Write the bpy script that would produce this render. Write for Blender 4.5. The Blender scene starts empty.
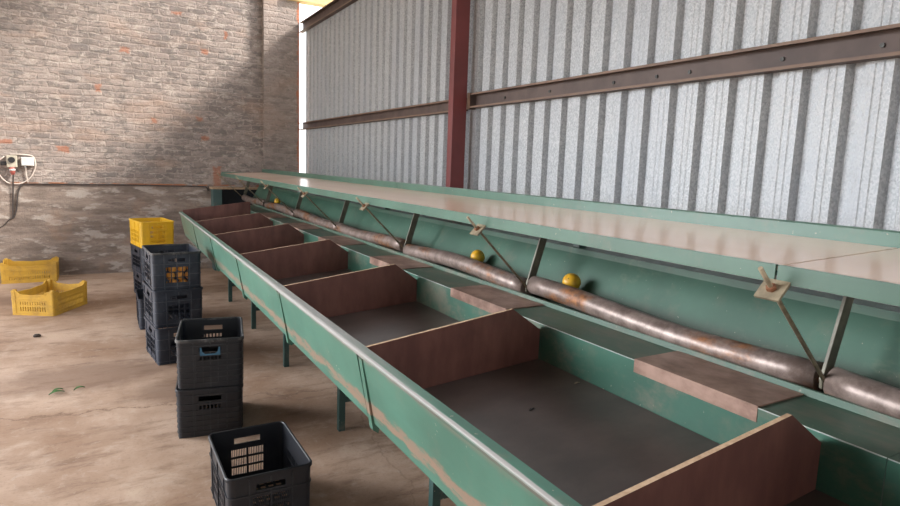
import bpy, bmesh, math, random
from mathutils import Vector, Matrix, noise as mnoise
random.seed(7)
SC = bpy.context.scene
COL = SC.collection
PI = math.pi

# ------------------------------------------------------------------ materials
class NT:
    """small wrapper that writes shader nodes as expressions"""
    def __init__(s, name):
        s.m = bpy.data.materials.new(name); s.m.use_nodes = True
        s.t = s.m.node_tree; s.b = s.t.nodes['Principled BSDF']
        s.tc = s.t.nodes.new('ShaderNodeTexCoord')
        s.obj = s.tc.outputs['Object']
        s._xyz = None
    def link(s, a, b): s.t.links.new(a, b)
    def put(s, sock, v):
        if hasattr(v, 'is_output') or isinstance(v, bpy.types.NodeSocket): s.link(v, sock)
        elif isinstance(v, (tuple, list)) and len(v) == 3 and sock.type == 'RGBA': sock.default_value = (*v, 1)
        else: sock.default_value = v
    def math(s, op, a, b=0.0, c=0.0, clamp=False):
        n = s.t.nodes.new('ShaderNodeMath'); n.operation = op; n.use_clamp = clamp
        for i, v in enumerate((a, b, c)): s.put(n.inputs[i], v)
        return n.outputs[0]
    def xyz(s):
        if s._xyz is None:
            n = s.t.nodes.new('ShaderNodeSeparateXYZ'); s.link(s.obj, n.inputs[0]); s._xyz = n.outputs
        return s._xyz
    def comb(s, x, y, z):
        n = s.t.nodes.new('ShaderNodeCombineXYZ')
        for i, v in enumerate((x, y, z)): s.put(n.inputs[i], v)
        return n.outputs[0]
    def scale(s, v, sc):
        n = s.t.nodes.new('ShaderNodeVectorMath'); n.operation = 'MULTIPLY'
        s.link(v, n.inputs[0]); n.inputs[1].default_value = sc
        return n.outputs[0]
    def addv(s, a, b):
        n = s.t.nodes.new('ShaderNodeVectorMath'); n.operation = 'ADD'
        s.link(a, n.inputs[0]); s.put(n.inputs[1], b); return n.outputs[0]
    def noise(s, scale=5, detail=4, rough=.55, vec=None, stretch=None, color=False, dist=0):
        v = vec if vec is not None else s.obj
        if stretch: v = s.scale(v, stretch)
        n = s.t.nodes.new('ShaderNodeTexNoise'); s.link(v, n.inputs['Vector'])
        n.inputs['Scale'].default_value = scale; n.inputs['Detail'].default_value = detail
        n.inputs['Roughness'].default_value = rough; n.inputs['Distortion'].default_value = dist
        return n.outputs['Color' if color else 'Fac']
    def vor(s, scale, out='Distance', vec=None, stretch=None):
        v = vec if vec is not None else s.obj
        if stretch: v = s.scale(v, stretch)
        n = s.t.nodes.new('ShaderNodeTexVoronoi'); s.link(v, n.inputs['Vector']); n.inputs['Scale'].default_value = scale
        return n.outputs[out]
    def ramp(s, fac, lo, hi, a=0.0, b=1.0):
        n = s.t.nodes.new('ShaderNodeMapRange'); n.interpolation_type = 'SMOOTHSTEP'
        s.put(n.inputs[0], fac); n.inputs[1].default_value = lo; n.inputs[2].default_value = hi
        n.inputs[3].default_value = a; n.inputs[4].default_value = b
        return n.outputs[0]
    def mix(s, fac, a, b, mode='MIX'):
        n = s.t.nodes.new('ShaderNodeMix'); n.data_type = 'RGBA'; n.blend_type = mode
        s.put(n.inputs[0], fac); s.put(n.inputs[6], a); s.put(n.inputs[7], b)
        return n.outputs[2]
    def bump(s, h, strength=.3, dist=.01):
        n = s.t.nodes.new('ShaderNodeBump'); n.inputs['Strength'].default_value = strength
        n.inputs['Distance'].default_value = dist; s.link(h, n.inputs['Height'])
        s.link(n.outputs[0], s.b.inputs['Normal'])
    def done(s, col, rough=.6, metal=0.0, spec=None):
        s.put(s.b.inputs['Base Color'], col); s.put(s.b.inputs['Roughness'], rough); s.put(s.b.inputs['Metallic'], metal)
        if spec is not None: s.b.inputs['Specular IOR Level'].default_value = spec
        return s.m

def plain(name, col, rough=.6, metal=0., spec=None, vary=.15, scale=12):
    n = NT(name)
    f = n.ramp(n.noise(scale, 4), .3, .7)
    lo = tuple(c * (1 - vary) for c in col); hi = tuple(min(1, c * (1 + vary)) for c in col)
    return n.done(n.mix(f, lo, hi), rough, metal, spec)

MAT = {}
def green(name, worn=None, dirt=.25, rough=.42, base=(.064, .172, .128)):
    n = NT(name); x, y, z = n.xyz()
    x = n.math('ADD', x, 1.05); y = n.math('ADD', y, 3.4)      # measured from the hall, not from the bench's own base
    c = n.mix(n.ramp(n.noise(3.5, 5), .3, .7), tuple(v * .86 for v in base), tuple(v * 1.12 for v in base))
    # grime and small chips
    c = n.mix(n.math('MULTIPLY', n.ramp(n.noise(9, 6, .65), .52, .74), dirt), c, (.19, .16, .12))
    c = n.mix(n.ramp(n.noise(55, 3, .6), .70, .74), c, (.30, .30, .24))
    if worn: c = worn(n, c, x, y, z)
    return n.done(c, rough)
def panel_worn(n, c, x, y, z):
    st = n.noise(6, 6, .65, stretch=(3, 1.2, 5))
    w = n.math('ADD', z, n.math('MULTIPLY', n.math('SUBTRACT', st, .5), .10))
    band = n.math('MULTIPLY', n.ramp(w, .772, .784), n.ramp(w, .812, .832, 1, 0))
    band = n.math('MULTIPLY', band, n.ramp(n.noise(24, 5, .7, stretch=(1, .45, 2)), .34, .50))
    band = n.math('MULTIPLY', band, n.ramp(y, 5.6, 4.2, .35, 1))
    c = n.mix(n.math('MULTIPLY', band, .95), c, (.26, .175, .13))
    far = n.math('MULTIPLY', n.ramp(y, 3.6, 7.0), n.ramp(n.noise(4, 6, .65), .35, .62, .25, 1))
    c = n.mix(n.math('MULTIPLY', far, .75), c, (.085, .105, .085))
    up = n.math('MULTIPLY', n.ramp(z, .955, .978), n.ramp(n.noise(14, 5, .7, stretch=(1, .3, 1)), .42, .6))
    c = n.mix(n.math('MULTIPLY', up, .6), c, (.20, .16, .13))
    return n.mix(n.math('MULTIPLY', n.ramp(n.noise(5, 5, .6, stretch=(1, .6, 2.5)), .5, .75), .30), c, (.11, .235, .19))
def rail_worn(n, c, x, y, z):
    nz = n.noise(11, 5, .65, stretch=(1, .25, 1))
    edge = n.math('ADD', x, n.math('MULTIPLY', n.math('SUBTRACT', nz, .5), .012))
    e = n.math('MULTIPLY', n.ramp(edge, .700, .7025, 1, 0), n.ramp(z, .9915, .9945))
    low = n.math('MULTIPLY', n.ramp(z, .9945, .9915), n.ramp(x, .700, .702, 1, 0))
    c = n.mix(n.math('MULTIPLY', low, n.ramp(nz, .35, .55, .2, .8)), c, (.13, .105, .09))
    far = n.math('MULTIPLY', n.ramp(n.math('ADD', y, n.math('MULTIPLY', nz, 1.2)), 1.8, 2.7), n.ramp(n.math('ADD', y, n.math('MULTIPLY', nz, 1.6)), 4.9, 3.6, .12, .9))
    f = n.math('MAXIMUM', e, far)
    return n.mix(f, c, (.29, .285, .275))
def ledge_worn(n, c, x, y, z):
    f = n.ramp(n.noise(6, 6, .7, stretch=(1.5, .6, 1)), .46, .66)
    far = n.ramp(y, 2.0, 5.5, .50, .85)
    c = n.mix(n.math('MULTIPLY', f, far), c, (.24, .185, .145))
    top = n.math('MULTIPLY', n.ramp(z, 1.004, 1.007), .35)
    c = n.mix(top, c, (.10, .12, .09))
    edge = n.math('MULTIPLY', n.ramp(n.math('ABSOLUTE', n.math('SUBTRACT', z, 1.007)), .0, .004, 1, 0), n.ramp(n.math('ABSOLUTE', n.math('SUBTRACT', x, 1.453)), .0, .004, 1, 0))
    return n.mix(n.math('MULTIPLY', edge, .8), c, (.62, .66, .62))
def sheet_foot_and_wear(n, c, x, y, z):
    c = n.mix(n.math('MULTIPLY', n.ramp(z, 1.03, 1.10, 1, 0), .55), c, (.06, .06, .045))  # darker towards the bottom of the sheet
    return n.mix(n.math('MULTIPLY', n.ramp(n.noise(7, 5, .7, stretch=(1, .5, 1)), .58, .72), .35), c, (.22, .24, .17))
MAT['green'] = green('green_paint')
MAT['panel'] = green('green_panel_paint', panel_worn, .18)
MAT['rail'] = green('worn_rail_paint', rail_worn, .35, .5)
MAT['ledge'] = green('worn_ledge_paint', ledge_worn, .3, .42, (.042, .126, .090))
MAT['sheet'] = green('green_sheet_paint', sheet_foot_and_wear, .25, .45, (.052, .122, .086))
MAT['belt_green'] = green('belt_frame_paint', None, .22, .38, (.068, .152, .112))
MAT['cabinet'] = green('cabinet_paint', None, .3, .5, (.055, .105, .105))
MAT['leg'] = green('dark_green_leg_paint', None, .5, .5, (.022, .060, .055))

def wood(name, a, b, grain=(.6, 1, 9), rough=.55):
    n = NT(name)
    f = n.ramp(n.noise(7, 6, .6, stretch=grain), .3, .72)
    c = n.mix(f, a, b)
    c = n.mix(n.math('MULTIPLY', n.ramp(n.noise(3.2, 5, .6), .5, .75), .5), c, tuple(v * .45 for v in a))
    n.bump(n.noise(40, 4), .08, .002)
    return n.done(c, rough)
MAT['divider'] = wood('brown_board', (.120, .048, .040), (.180, .078, .061), (2.5, 1, .8), .42)
MAT['divider_edge'] = wood('pale_board_edge', (.40, .26, .16), (.56, .40, .27), (8, 8, 8), .7)
MAT['base_board'] = wood('dark_board', (.052, .038, .034), (.080, .058, .052), (.8, 1.3, 1), .36)
MAT['pad'] = wood('copper_board', (.165, .09, .066), (.40, .26, .205), (1.6, 1.2, 2), .40)

def belt_mat():
    n = NT('beige_belt')
    c = n.mix(n.ramp(n.noise(1.2, 2, .5, stretch=(2, .6, 1)), .3, .7), (.60, .425, .325), (.68, .50, .39))
    return n.done(c, .19, 0, .5)
MAT['belt'] = belt_mat()

def rust_pipe():
    n = NT('rusty_steel_tube'); x, y, z = n.xyz()
    c = n.mix(n.ramp(n.noise(16, 6, .7), .35, .65), (.155, .112, .096), (.29, .225, .198))
    r = n.ramp(n.noise(2.6, 6, .62, stretch=(2, .8, 2)), .52, .66)
    rc = n.mix(n.ramp(n.noise(30, 5, .7), .35, .65), (.10, .042, .024), (.33, .135, .045))
    c = n.mix(r, c, rc)
    return n.done(c, n.math('ADD', .40, n.math('MULTIPLY', r, .15)), .25)
MAT['pipe'] = rust_pipe()
MAT['arm'] = plain('olive_steel', (.15, .14, .105), .5, .1, vary=.3)
MAT['arm_dark'] = plain('dark_steel', (.045, .045, .042), .5, .4)
MAT['rod'] = plain('brass_brown_rod', (.33, .27, .185), .42, .3, vary=.3, scale=40)
MAT['plate'] = plain('tan_plate', (.29, .245, .17), .5, .2, vary=.25, scale=30)
MAT['nut'] = plain('rust_nut', (.26, .115, .06), .6, .3)

def galv():
    n = NT('galvanised_sheet'); x, y, z = n.xyz()
    cell = n.vor(150, 'Color', stretch=(1, 1, .7))
    g = n.t.nodes.new('ShaderNodeSeparateColor'); n.link(cell, g.inputs[0]); g = g.outputs[0]
    big = n.noise(1.6, 4, .6, stretch=(1, 2.2, .35))
    c = n.mix(n.ramp(g, .1, .9), (.35, .37, .39), (.53, .55, .565))
    c = n.mix(n.math('MULTIPLY', n.ramp(big, .42, .7), .35), c, (.40, .43, .48))
    c = n.mix(n.math('MULTIPLY', n.ramp(n.noise(26, 5, .7, stretch=(1, 2, .25)), .60, .70), .45), c, (.20, .20, .21))
    c = n.mix(n.math('MULTIPLY', n.ramp(n.noise(85, 3, .75), .55, .66), .45), c, (.20, .205, .22))
    return n.done(c, n.ramp(g, 0, 1, .46, .64), .22, .3)
MAT['galv'] = galv()
def girt_mat():
    n = NT('brown_primer'); x, y, z = n.xyz()
    c = n.mix(n.ramp(n.noise(7, 5), .3, .7), (.078, .052, .046), (.118, .080, .068))
    lip = n.ramp(x, 2.6005, 2.6025, 1, 0)
    c = n.mix(n.math('MULTIPLY', lip, n.ramp(n.noise(12, 5, .7, stretch=(1, .3, 1)), .3, .6, .4, 1)), c, (.20, .125, .085))
    return n.done(c, .6)
MAT['girt'] = girt_mat()
MAT['maroon'] = plain('maroon_paint', (.165, .036, .036), .5, 0, vary=.12, scale=3)

def concrete():
    n = NT('dusty_concrete'); x, y, z = n.xyz()
    big = n.noise(.75, 6, .6)
    c = n.mix(n.ramp(big, .36, .62), (.315, .198, .132), (.510, .370, .280))
    c = n.mix(n.math('MULTIPLY', n.ramp(n.noise(2.6, 6, .68, dist=.6), .50, .72), .60), c, (.56, .435, .345))
    c = n.mix(n.math('MULTIPLY', n.ramp(n.noise(5.5, 6, .7, stretch=(.6, 1.6, 1)), .48, .68), .62), c, (.195, .118, .080))
    fine = n.noise(60, 4, .75)
    c = n.mix(n.math('MULTIPLY', n.ramp(fine, .52, .70), .38), c, (.17, .11, .08))
    c = n.mix(n.math('MULTIPLY', n.ramp(n.noise(15, 6, .75, dist=.8), .54, .66), .4), c, (.50, .40, .33))
    # dark brown oval patches with ragged edges
    for sx, sy, ra, rb in ((-.15, 5.0, .75, .42), (.42, 4.45, .45, .28), (.75, 6.2, .5, 1.0), (-.9, 7.9, .9, .35)):
        ex = n.math('DIVIDE', n.math('SUBTRACT', x, sx), ra); ey = n.math('DIVIDE', n.math('SUBTRACT', y, sy), rb)
        dd = n.math('ADD', n.math('SQRT', n.math('ADD', n.math('MULTIPLY', ex, ex), n.math('MULTIPLY', ey, ey))), n.math('MULTIPLY', n.math('SUBTRACT', n.noise(3.5, 6, .65), .5), 1.0))
        c = n.mix(n.math('MULTIPLY', n.ramp(dd, .40, 1.05, 1, 0), .72), c, (.205, .125, .086))
    # cracks
    wob = n.math('MULTIPLY', n.math('SUBTRACT', n.noise(3.2, 6, .65), .5), .35)
    l = n.math('ABSOLUTE', n.math('ADD', n.math('SUBTRACT', n.math('ADD', y, n.math('MULTIPLY', x, .17)), 4.255), wob))
    ck = n.ramp(l, .002, .022, 1, 0)
    c = n.mix(n.math('MULTIPLY', ck, n.ramp(fine, .36, .62, .3, .9)), c, (.20, .125, .085))
    l2 = n.math('ABSOLUTE', n.math('ADD', n.math('SUBTRACT', n.math('ADD', x, n.math('MULTIPLY', y, -.12)), .95), n.math('MULTIPLY', wob, .6)))
    c = n.mix(n.math('MULTIPLY', n.ramp(l2, .001, .007, 1, 0), .30), c, (.15, .09, .06))
    n.bump(n.math('ADD', n.noise(9, 6, .7), n.math('MULTIPLY', ck, -.8)), .07, .02)
    return n.done(c, n.ramp(big, .35, .65, .62, .8), 0, .3)
MAT['floor'] = concrete()

CHIPS = [(-.441, 1.636, .07, .035), (1.415, 1.33, .05, .13), (1.568, 3.294, .02, .05), (-.021, 2.431, .03, .045), (1.287, 3.032, .04, .03),
         (-1.052, 1.70, .07, .025), (.933, 3.50, .06, .02), (.30, 2.95, .05, .03), (.62, 2.06, .03, .03), (1.2, 2.12, .04, .02), (1.27, 1.86, .05, .03)]
def brick_mat(name, chips=(), pillar=False):
    n = NT(name); x, y, z = n.xyz()
    wob = n.noise(2.6, 4, .6, color=True)
    v = n.comb(n.math('ADD', x, y), z, 0.0)
    w2 = n.scale(n.addv(wob, (-.5, -.5, -.5)), (.12, .075, 0))
    w3 = n.scale(n.addv(n.noise(16, 4, .6, color=True), (-.5, -.5, -.5)), (.085, .050, 0))
    v = n.addv(n.addv(v, w2), w3)
    b = n.t.nodes.new('ShaderNodeTexBrick'); n.link(v, b.inputs['Vector'])
    b.inputs['Scale'].default_value = 1; b.inputs['Brick Width'].default_value = .235; b.inputs['Row Height'].default_value = .080
    b.inputs['Mortar Size'].default_value = .013; b.inputs['Mortar Smooth'].default_value = .6; b.inputs['Bias'].default_value = .1
    b.inputs['Color1'].default_value = (.195, .168, .160, 1); b.inputs['Color2'].default_value = (.325, .272, .247, 1)
    b.inputs['Mortar'].default_value = (.360, .304, .278, 1)
    c = b.outputs['Color']
    st = (.62, .62, 1.5)
    # flaked lime, soot and pink brick dust in flat patches over the courses
    c = n.mix(n.math('MULTIPLY', n.ramp(n.noise(1.6, 6, .66, stretch=st), .38, .60), .70), c, (.405, .342, .310))
    c = n.mix(n.math('MULTIPLY', n.ramp(n.noise(10, 7, .72, stretch=st), .49, .58), .72), c, (.190, .172, .162))
    c = n.mix(n.math('MULTIPLY', n.ramp(n.noise(13, 7, .74, stretch=st, dist=.4), .52, .60), .75), c, (.49, .428, .388))
    c = n.mix(n.math('MULTIPLY', n.ramp(n.noise(2.4, 6, .7, stretch=st), .53, .65), .50), c, (.215, .200, .195))
    c = n.mix(n.math('MULTIPLY', n.ramp(n.noise(1.1, 5, .6, stretch=(1, 1, 2.5)), .52, .70), .40), c, (.47, .315, .235))
    c = n.mix(n.math('MULTIPLY', n.ramp(n.noise(38, 5, .75), .56, .68), .4), c, (.12, .10, .09))
    h = b.outputs['Fac']
    if not pillar: h = n.math('MULTIPLY', h, n.ramp(z, 1.14, 1.22))
    if not pillar:
        # the lower part is smeared over with old render
        lowz = n.ramp(n.math('ADD', z, n.math('MULTIPLY', n.math('SUBTRACT', n.noise(3, 4), .5), .12)), 1.14, 1.22, 1, 0)
        r = n.mix(n.ramp(n.noise(4.2, 6, .68, stretch=(.55, 1, 2.8)), .36, .66), (.180, .142, .122), (.325, .265, .228))
        r = n.mix(n.math('MULTIPLY', n.ramp(n.noise(4.6, 5, .6, stretch=(.6, 1, 1.9)), .53, .61), .75), r, (.49, .438, .400))
        r = n.mix(n.math('MULTIPLY', n.ramp(n.noise(12, 6, .72, stretch=(.6, 1, 1.6)), .52, .64), .55), r, (.140, .118, .108))
        r = n.mix(n.math('MULTIPLY', n.ramp(n.noise(2.2, 4, .6), .54, .68), .45), r, (.33, .215, .150))
        c = n.mix(n.math('MULTIPLY', lowz, .94), c, r)
        ln = n.ramp(n.math('ABSOLUTE', n.math('SUBTRACT', n.math('ADD', z, n.math('MULTIPLY', n.noise(6, 3), .012)), 1.205)), .004, .016, 1, 0)
        c = n.mix(n.math('MULTIPLY', ln, n.ramp(n.noise(5, 4), .42, .55)), c, (.42, .17, .085))
    else:
        c = n.mix(.35, c, (.34, .28, .25))
        e = n.math('ADD', x, n.math('MULTIPLY', n.math('SUBTRACT', n.noise(9, 5, .7), .5), .14))
        c = n.mix(n.ramp(e, 2.535, 2.565), c, (.45, .17, .09))
    nz = n.math('MULTIPLY', n.math('SUBTRACT', n.noise(20, 5, .7), .5), .11)
    for cx, cz, hw, hh in chips:
        dx = n.math('SUBTRACT', n.math('ABSOLUTE', n.math('SUBTRACT', x, cx)), hw)
        dz = n.math('SUBTRACT', n.math('ABSOLUTE', n.math('SUBTRACT', z, cz)), hh)
        d = n.math('ADD', n.math('MAXIMUM', dx, dz), nz)
        c = n.mix(n.math('MULTIPLY', n.ramp(d, -.012, .014, 1, 0), .62), c, (.42, .15, .075))
    n.bump(n.math('ADD', n.math('MULTIPLY', h, -.45), n.noise(16, 7, .80)), .8, .03)
    return n.done(c, .88, 0, .2)
MAT['brick'] = brick_mat('weathered_brick', CHIPS)
MAT['pillar'] = brick_mat('weathered_brick_pillar', (), True)
MAT['roof'] = plain('grey_roof_sheet', (.36, .35, .34), .6)
MAT['earth'] = plain('pale_earth', (.46, .42, .34), .9, scale=.6)
MAT['timber'] = wood('yellow_timber', (.52, .38, .16), (.68, .52, .25), (1, 6, 6), .7)

def plastic(name, base, dust, amt, rough=.42, side=.0):
    n = NT(name)
    c = n.mix(n.math('MULTIPLY', n.ramp(n.noise(7, 6, .7), .40, .72), amt), base, dust)
    c = n.mix(n.math('MULTIPLY', n.ramp(n.noise(60, 4, .7), .60, .72), amt * .8), c, dust)
    return n.done(c, rough, 0, .45)
MAT['black'] = plastic('black_crate_plastic', (.010, .012, .017), (.050, .055, .064), .2)
MAT['black_dusty'] = plastic('dusty_black_plastic', (.016, .018, .022), (.30, .29, .28), .55, .55)
MAT['black_blue'] = plastic('blue_black_plastic', (.012, .018, .032), (.070, .084, .110), .40, .45)
MAT['yellow'] = plastic('yellow_crate_plastic', (.72, .43, .018), (.36, .20, .05), .28)
MAT['yellow_old'] = plastic('soiled_yellow_plastic', (.60, .355, .045), (.22, .125, .045), .55, .55)
RIB = {'black_crate_plastic': plastic('lit_scuffed_black_ribs', (.015, .018, .024), (.078, .084, .094), .45), 'blue_black_plastic': plastic('lit_scuffed_blue_black_ribs', (.026, .035, .052), (.15, .165, .185), .5)}  # paler ribs: the light they catch is painted in, along with scuffs
MAT['blue'] = plain('blue_label', (.030, .125, .22), .5)

def orange_mat(name, a, b):
    n = NT(name)
    c = n.mix(n.ramp(n.noise(14, 4), .3, .7), a, b)
    n.bump(n.noise(260, 2), .12, .002)
    return n.done(c, .4, 0, .45)
MAT['fruit'] = orange_mat('golden_peel', (.66, .33, .018), (.74, .46, .035))
MAT['fruit_dull'] = orange_mat('orange_peel', (.46, .185, .025), (.58, .28, .06))
MAT['stem'] = plain('dry_stem', (.10, .12, .04), .8)
MAT['leaf'] = plain('green_leaf', (.045, .12, .03), .5)
MAT['pebble'] = plain('dark_clod', (.05, .035, .028), .9)
MAT['ivory'] = plain('ivory_plastic', (.46, .42, .34), .45)
MAT['white_box'] = plain('white_plastic', (.62, .63, .62), .4)
MAT['blackface'] = plain('black_rubber', (.015, .015, .017), .5)
MAT['plug'] = plain('red_plug_plastic', (.50, .14, .12), .45)
MAT['white_cable'] = plain('white_cable', (.60, .52, .47), .5)
MAT['dark_cable'] = plain('dark_cable', (.045, .036, .034), .5)
MAT['inside'] = plain('recess_shade', (.012, .018, .028), .6)  # near-black colour stands in for shade in gaps and the cabinet

# ------------------------------------------------------------------ mesh building
class MB:
    def __init__(s): s.v = []; s.f = []; s.mi = []; s.sm = []
    def add(s, vs, fs, mi=0, smooth=False):
        o = len(s.v); s.v += [tuple(v) for v in vs]
        for f in fs: s.f.append([i + o for i in f]); s.mi.append(mi); s.sm.append(smooth)
        return s
    def box(s, a, b, mi=0, M=None):
        x0, y0, z0 = a; x1, y1, z1 = b
        vs = [(x, y, z) for z in (z0, z1) for y in (y0, y1) for x in (x0, x1)]
        if M is not None: vs = [M @ Vector(v) for v in vs]
        return s.add(vs, [(0, 2, 3, 1), (4, 5, 7, 6), (0, 1, 5, 4), (1, 3, 7, 5), (3, 2, 6, 7), (2, 0, 4, 6)], mi)
    def prism(s, prof, y0, y1, mi=0, smooth=False, closed=True, caps=True):
        """profile in x,z pulled along y"""
        n = len(prof)
        vs = [(x, y0, z) for x, z in prof] + [(x, y1, z) for x, z in prof]
        k = n if closed else n - 1
        s.add(vs, [(i, (i + 1) % n, n + (i + 1) % n, n + i) for i in range(k)], mi, smooth)
        if closed and caps: s.add(vs, [tuple(range(n))[::-1], tuple(range(n, 2 * n))], mi)
        return s
    def tube(s, pts, r, seg=10, mi=0, caps=True, smooth=True):
        pts = [Vector(p) for p in pts]; rings = []; o = len(s.v)
        up = Vector((0, 0, 1)); prev = None
        for i, p in enumerate(pts):
            t = (pts[min(i + 1, len(pts) - 1)] - pts[max(i - 1, 0)]).normalized()
            if prev is None:
                a = t.cross(up)
                if a.length < 1e-3: a = t.cross(Vector((1, 0, 0)))
                a.normalize()
            else:
                a = (prev - t * prev.dot(t)).normalized()
            prev = a; b = t.cross(a)
            rr = r[i] if isinstance(r, (list, tuple)) else r
            for k in range(seg):
                q = 2 * PI * k / seg
                s.v.append(tuple(p + a * math.cos(q) * rr + b * math.sin(q) * rr))
        for i in range(len(pts) - 1):
            for k in range(seg):
                k2 = (k + 1) % seg
                s.f.append([o + i * seg + k, o + i * seg + k2, o + (i + 1) * seg + k2, o + (i + 1) * seg + k]); s.mi.append(mi); s.sm.append(smooth)
        if caps:
            s.f.append([o + k for k in range(seg)][::-1]); s.mi.append(mi); s.sm.append(False)
            s.f.append([o + (len(pts) - 1) * seg + k for k in range(seg)]); s.mi.append(mi); s.sm.append(False)
        return s
    def build(s, name, mats, parent=None, bevel=0, merge=False):
        me = bpy.data.meshes.new(name)
        off = parent_world(parent)
        me.from_pydata([tuple(Vector(v) - off) for v in s.v], [], s.f)
        if not isinstance(mats, (list, tuple)): mats = [mats]
        for m in mats: me.materials.append(m)
        for p, mi, sm in zip(me.polygons, s.mi, s.sm): p.material_index = mi; p.use_smooth = sm
        bm = bmesh.new(); bm.from_mesh(me)
        if merge: bmesh.ops.remove_doubles(bm, verts=bm.verts, dist=1e-5)
        bmesh.ops.recalc_face_normals(bm, faces=bm.faces)
        bm.to_mesh(me); bm.free()
        o = bpy.data.objects.new(name, me); COL.objects.link(o)
        if parent is not None: o.parent = parent
        if bevel:
            md = o.modifiers.new('Bevel', 'BEVEL'); md.width = bevel; md.segments = 2; md.limit_method = 'ANGLE'; md.angle_limit = .7
        return o
def parent_world(p):
    v = Vector((0, 0, 0))
    while p is not None: v += p.location; p = p.parent
    return v
def thing(name, label, cat, loc=(0, 0, 0), rz=0, group=None):
    o = bpy.data.objects.new(name, None); COL.objects.link(o); o.empty_display_size = .1
    o.location = loc; o.rotation_euler = (0, 0, rz); o['label'] = label; o['category'] = cat
    if group: o['group'] = group
    return o
def tag(o, label, cat, group=None):
    o['label'] = label; o['category'] = cat
    if group: o['group'] = group
    return o
def structure(name, mb, m, **k):
    o = mb.build(name, m, **k); o['kind'] = 'structure'; return o
def copy_tree(o, parent=None):
    c = o.copy(); COL.objects.link(c); c.parent = parent
    for ch in list(o.children): copy_tree(ch, c)
    return c

# ------------------------------------------------------------------ camera (1.6 m above the floor)
cam = bpy.data.cameras.new('camera'); co = bpy.data.objects.new('camera', cam); COL.objects.link(co)
r = Vector((.87251679, -.48736379, .03451064)); u = Vector((.03901909, .14005633, .98937126)); d = Vector((.48701716, .86189371, -.14125695))
co.matrix_world = Matrix(((r.x, u.x, -d.x, 0), (r.y, u.y, -d.y, 0), (r.z, u.z, -d.z, 1.6), (0, 0, 0, 1)))
cam.sensor_width = 36; cam.lens = 614.1085 / 900 * 36; cam.clip_start = .05; cam.clip_end = 500
SC.camera = co

# ------------------------------------------------------------------ the building
WY = 9.373
structure('floor', MB().box((-3.9, -7, -.2), (2.72, WY + .25, 0)), MAT['floor'])
structure('ground', MB().box((-60, -60, -.5), (60, 60, -.22)), MAT['earth'])
structure('wall_back', MB().box((-3.9, WY, 0), (2.572, WY + .23, 6.0)), MAT['brick'])
structure('pillar', MB().box((2.065, WY - .115, 0), (2.574, WY + .01, 6.0)), MAT['pillar'])
DOOR = (2.8, 8.6, 3.7)
lw = MB()
lw.box((-3.9, DOOR[1], 0), (-3.67, WY, 6.0)).box((-3.9, -7, 0), (-3.67, DOOR[0], 6.0)).box((-3.9, DOOR[0], DOOR[2]), (-3.67, DOOR[1], 6.0))
structure('wall_left', lw, MAT['brick'])
structure('wall_front', MB().box((-3.9, -7.2, 0), (-3.0, -7, 6.0)).box((1.8, -7.2, 0), (2.72, -7, 6.0)).box((-3.0, -7.2, 4.2), (1.8, -7, 6.0)), MAT['brick'])
structure('ceiling', MB().box((-4.3, -7.4, 6.0), (2.5, WY + .6, 6.05)), MAT['roof'])
# box-ribbed sheet, inner flats at x=2.66, grooves 34 mm deep
P = .180; prof = []
y = -5.0; k = 0
pts = []
while y < 9.10:
    pts += [(2.662, y), (2.662, y + .028), (2.6634, y + .033), (2.662, y + .038), (2.662, y + .060), (2.6634, y + .065), (2.662, y + .070), (2.662, y + .104), (2.698, y + .122), (2.698, y + .162)]
    y += P
pts.append((2.662, y))
mb = MB(); n = len(pts)
t = .0012
vs = [(x, yy, .02) for x, yy in pts] + [(x, yy, 3.56) for x, yy in pts] + [(x + t, yy, .02) for x, yy in pts] + [(x + t, yy, 3.56) for x, yy in pts]
fs = []
for i in range(n - 1):
    fs += [(i, i + 1, n + i + 1, n + i), (2 * n + i + 1, 2 * n + i, 3 * n + i, 3 * n + i + 1), (n + i, n + i + 1, 3 * n + i + 1, 3 * n + i), (i, i + 1, 2 * n + i + 1, 2 * n + i)]
mb.add(vs, fs + [(0, n, 3 * n, 2 * n), (n - 1, 2 * n - 1, 4 * n - 1, 3 * n - 1)])
structure('wall_right', mb, MAT['galv'])
def girt(name, z0, z1, y0, y1, x0=2.60, x1=2.661, t=.006):
    pf = [(x0, z0), (x1, z0), (x1, z1), (x0, z1), (x0, z1 - .014), (x0 + t, z1 - .014), (x0 + t, z1 - t), (x1 - t, z1 - t), (x1 - t, z0 + t), (x0 + t, z0 + t), (x0 + t, z0 + .014), (x0, z0 + .014)]
    return structure(name, MB().prism(pf, y0, y1), MAT['girt'])
gt = girt('trim_1', 2.064, 2.180, -5, 4.40)
for yy in (1.347, 1.753, 2.254, 2.472, 2.799, 3.402, 3.941):
    MB().tube([(2.6555, yy, 2.118), (2.648, yy, 2.118)], .010, 6, smooth=False).build('bolt', MAT['arm_dark'], gt)
girt('trim_2', 2.050, 2.155, 4.49, 9.36)
girt('trim_3', 3.46, 3.60, -5, 9.36)
structure('column', MB().box((2.47, 4.41, 0), (2.60, 4.486, 6.0)), MAT['maroon'], bevel=.004)
structure('trim_4', MB().box((2.595, 4.40, 2.055), (2.655, 4.36, 2.185)), MAT['girt'])
structure('beam', MB().box((2.40, 9.18, 3.87), (3.3, 9.36, 3.99)), MAT['timber'])

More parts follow.
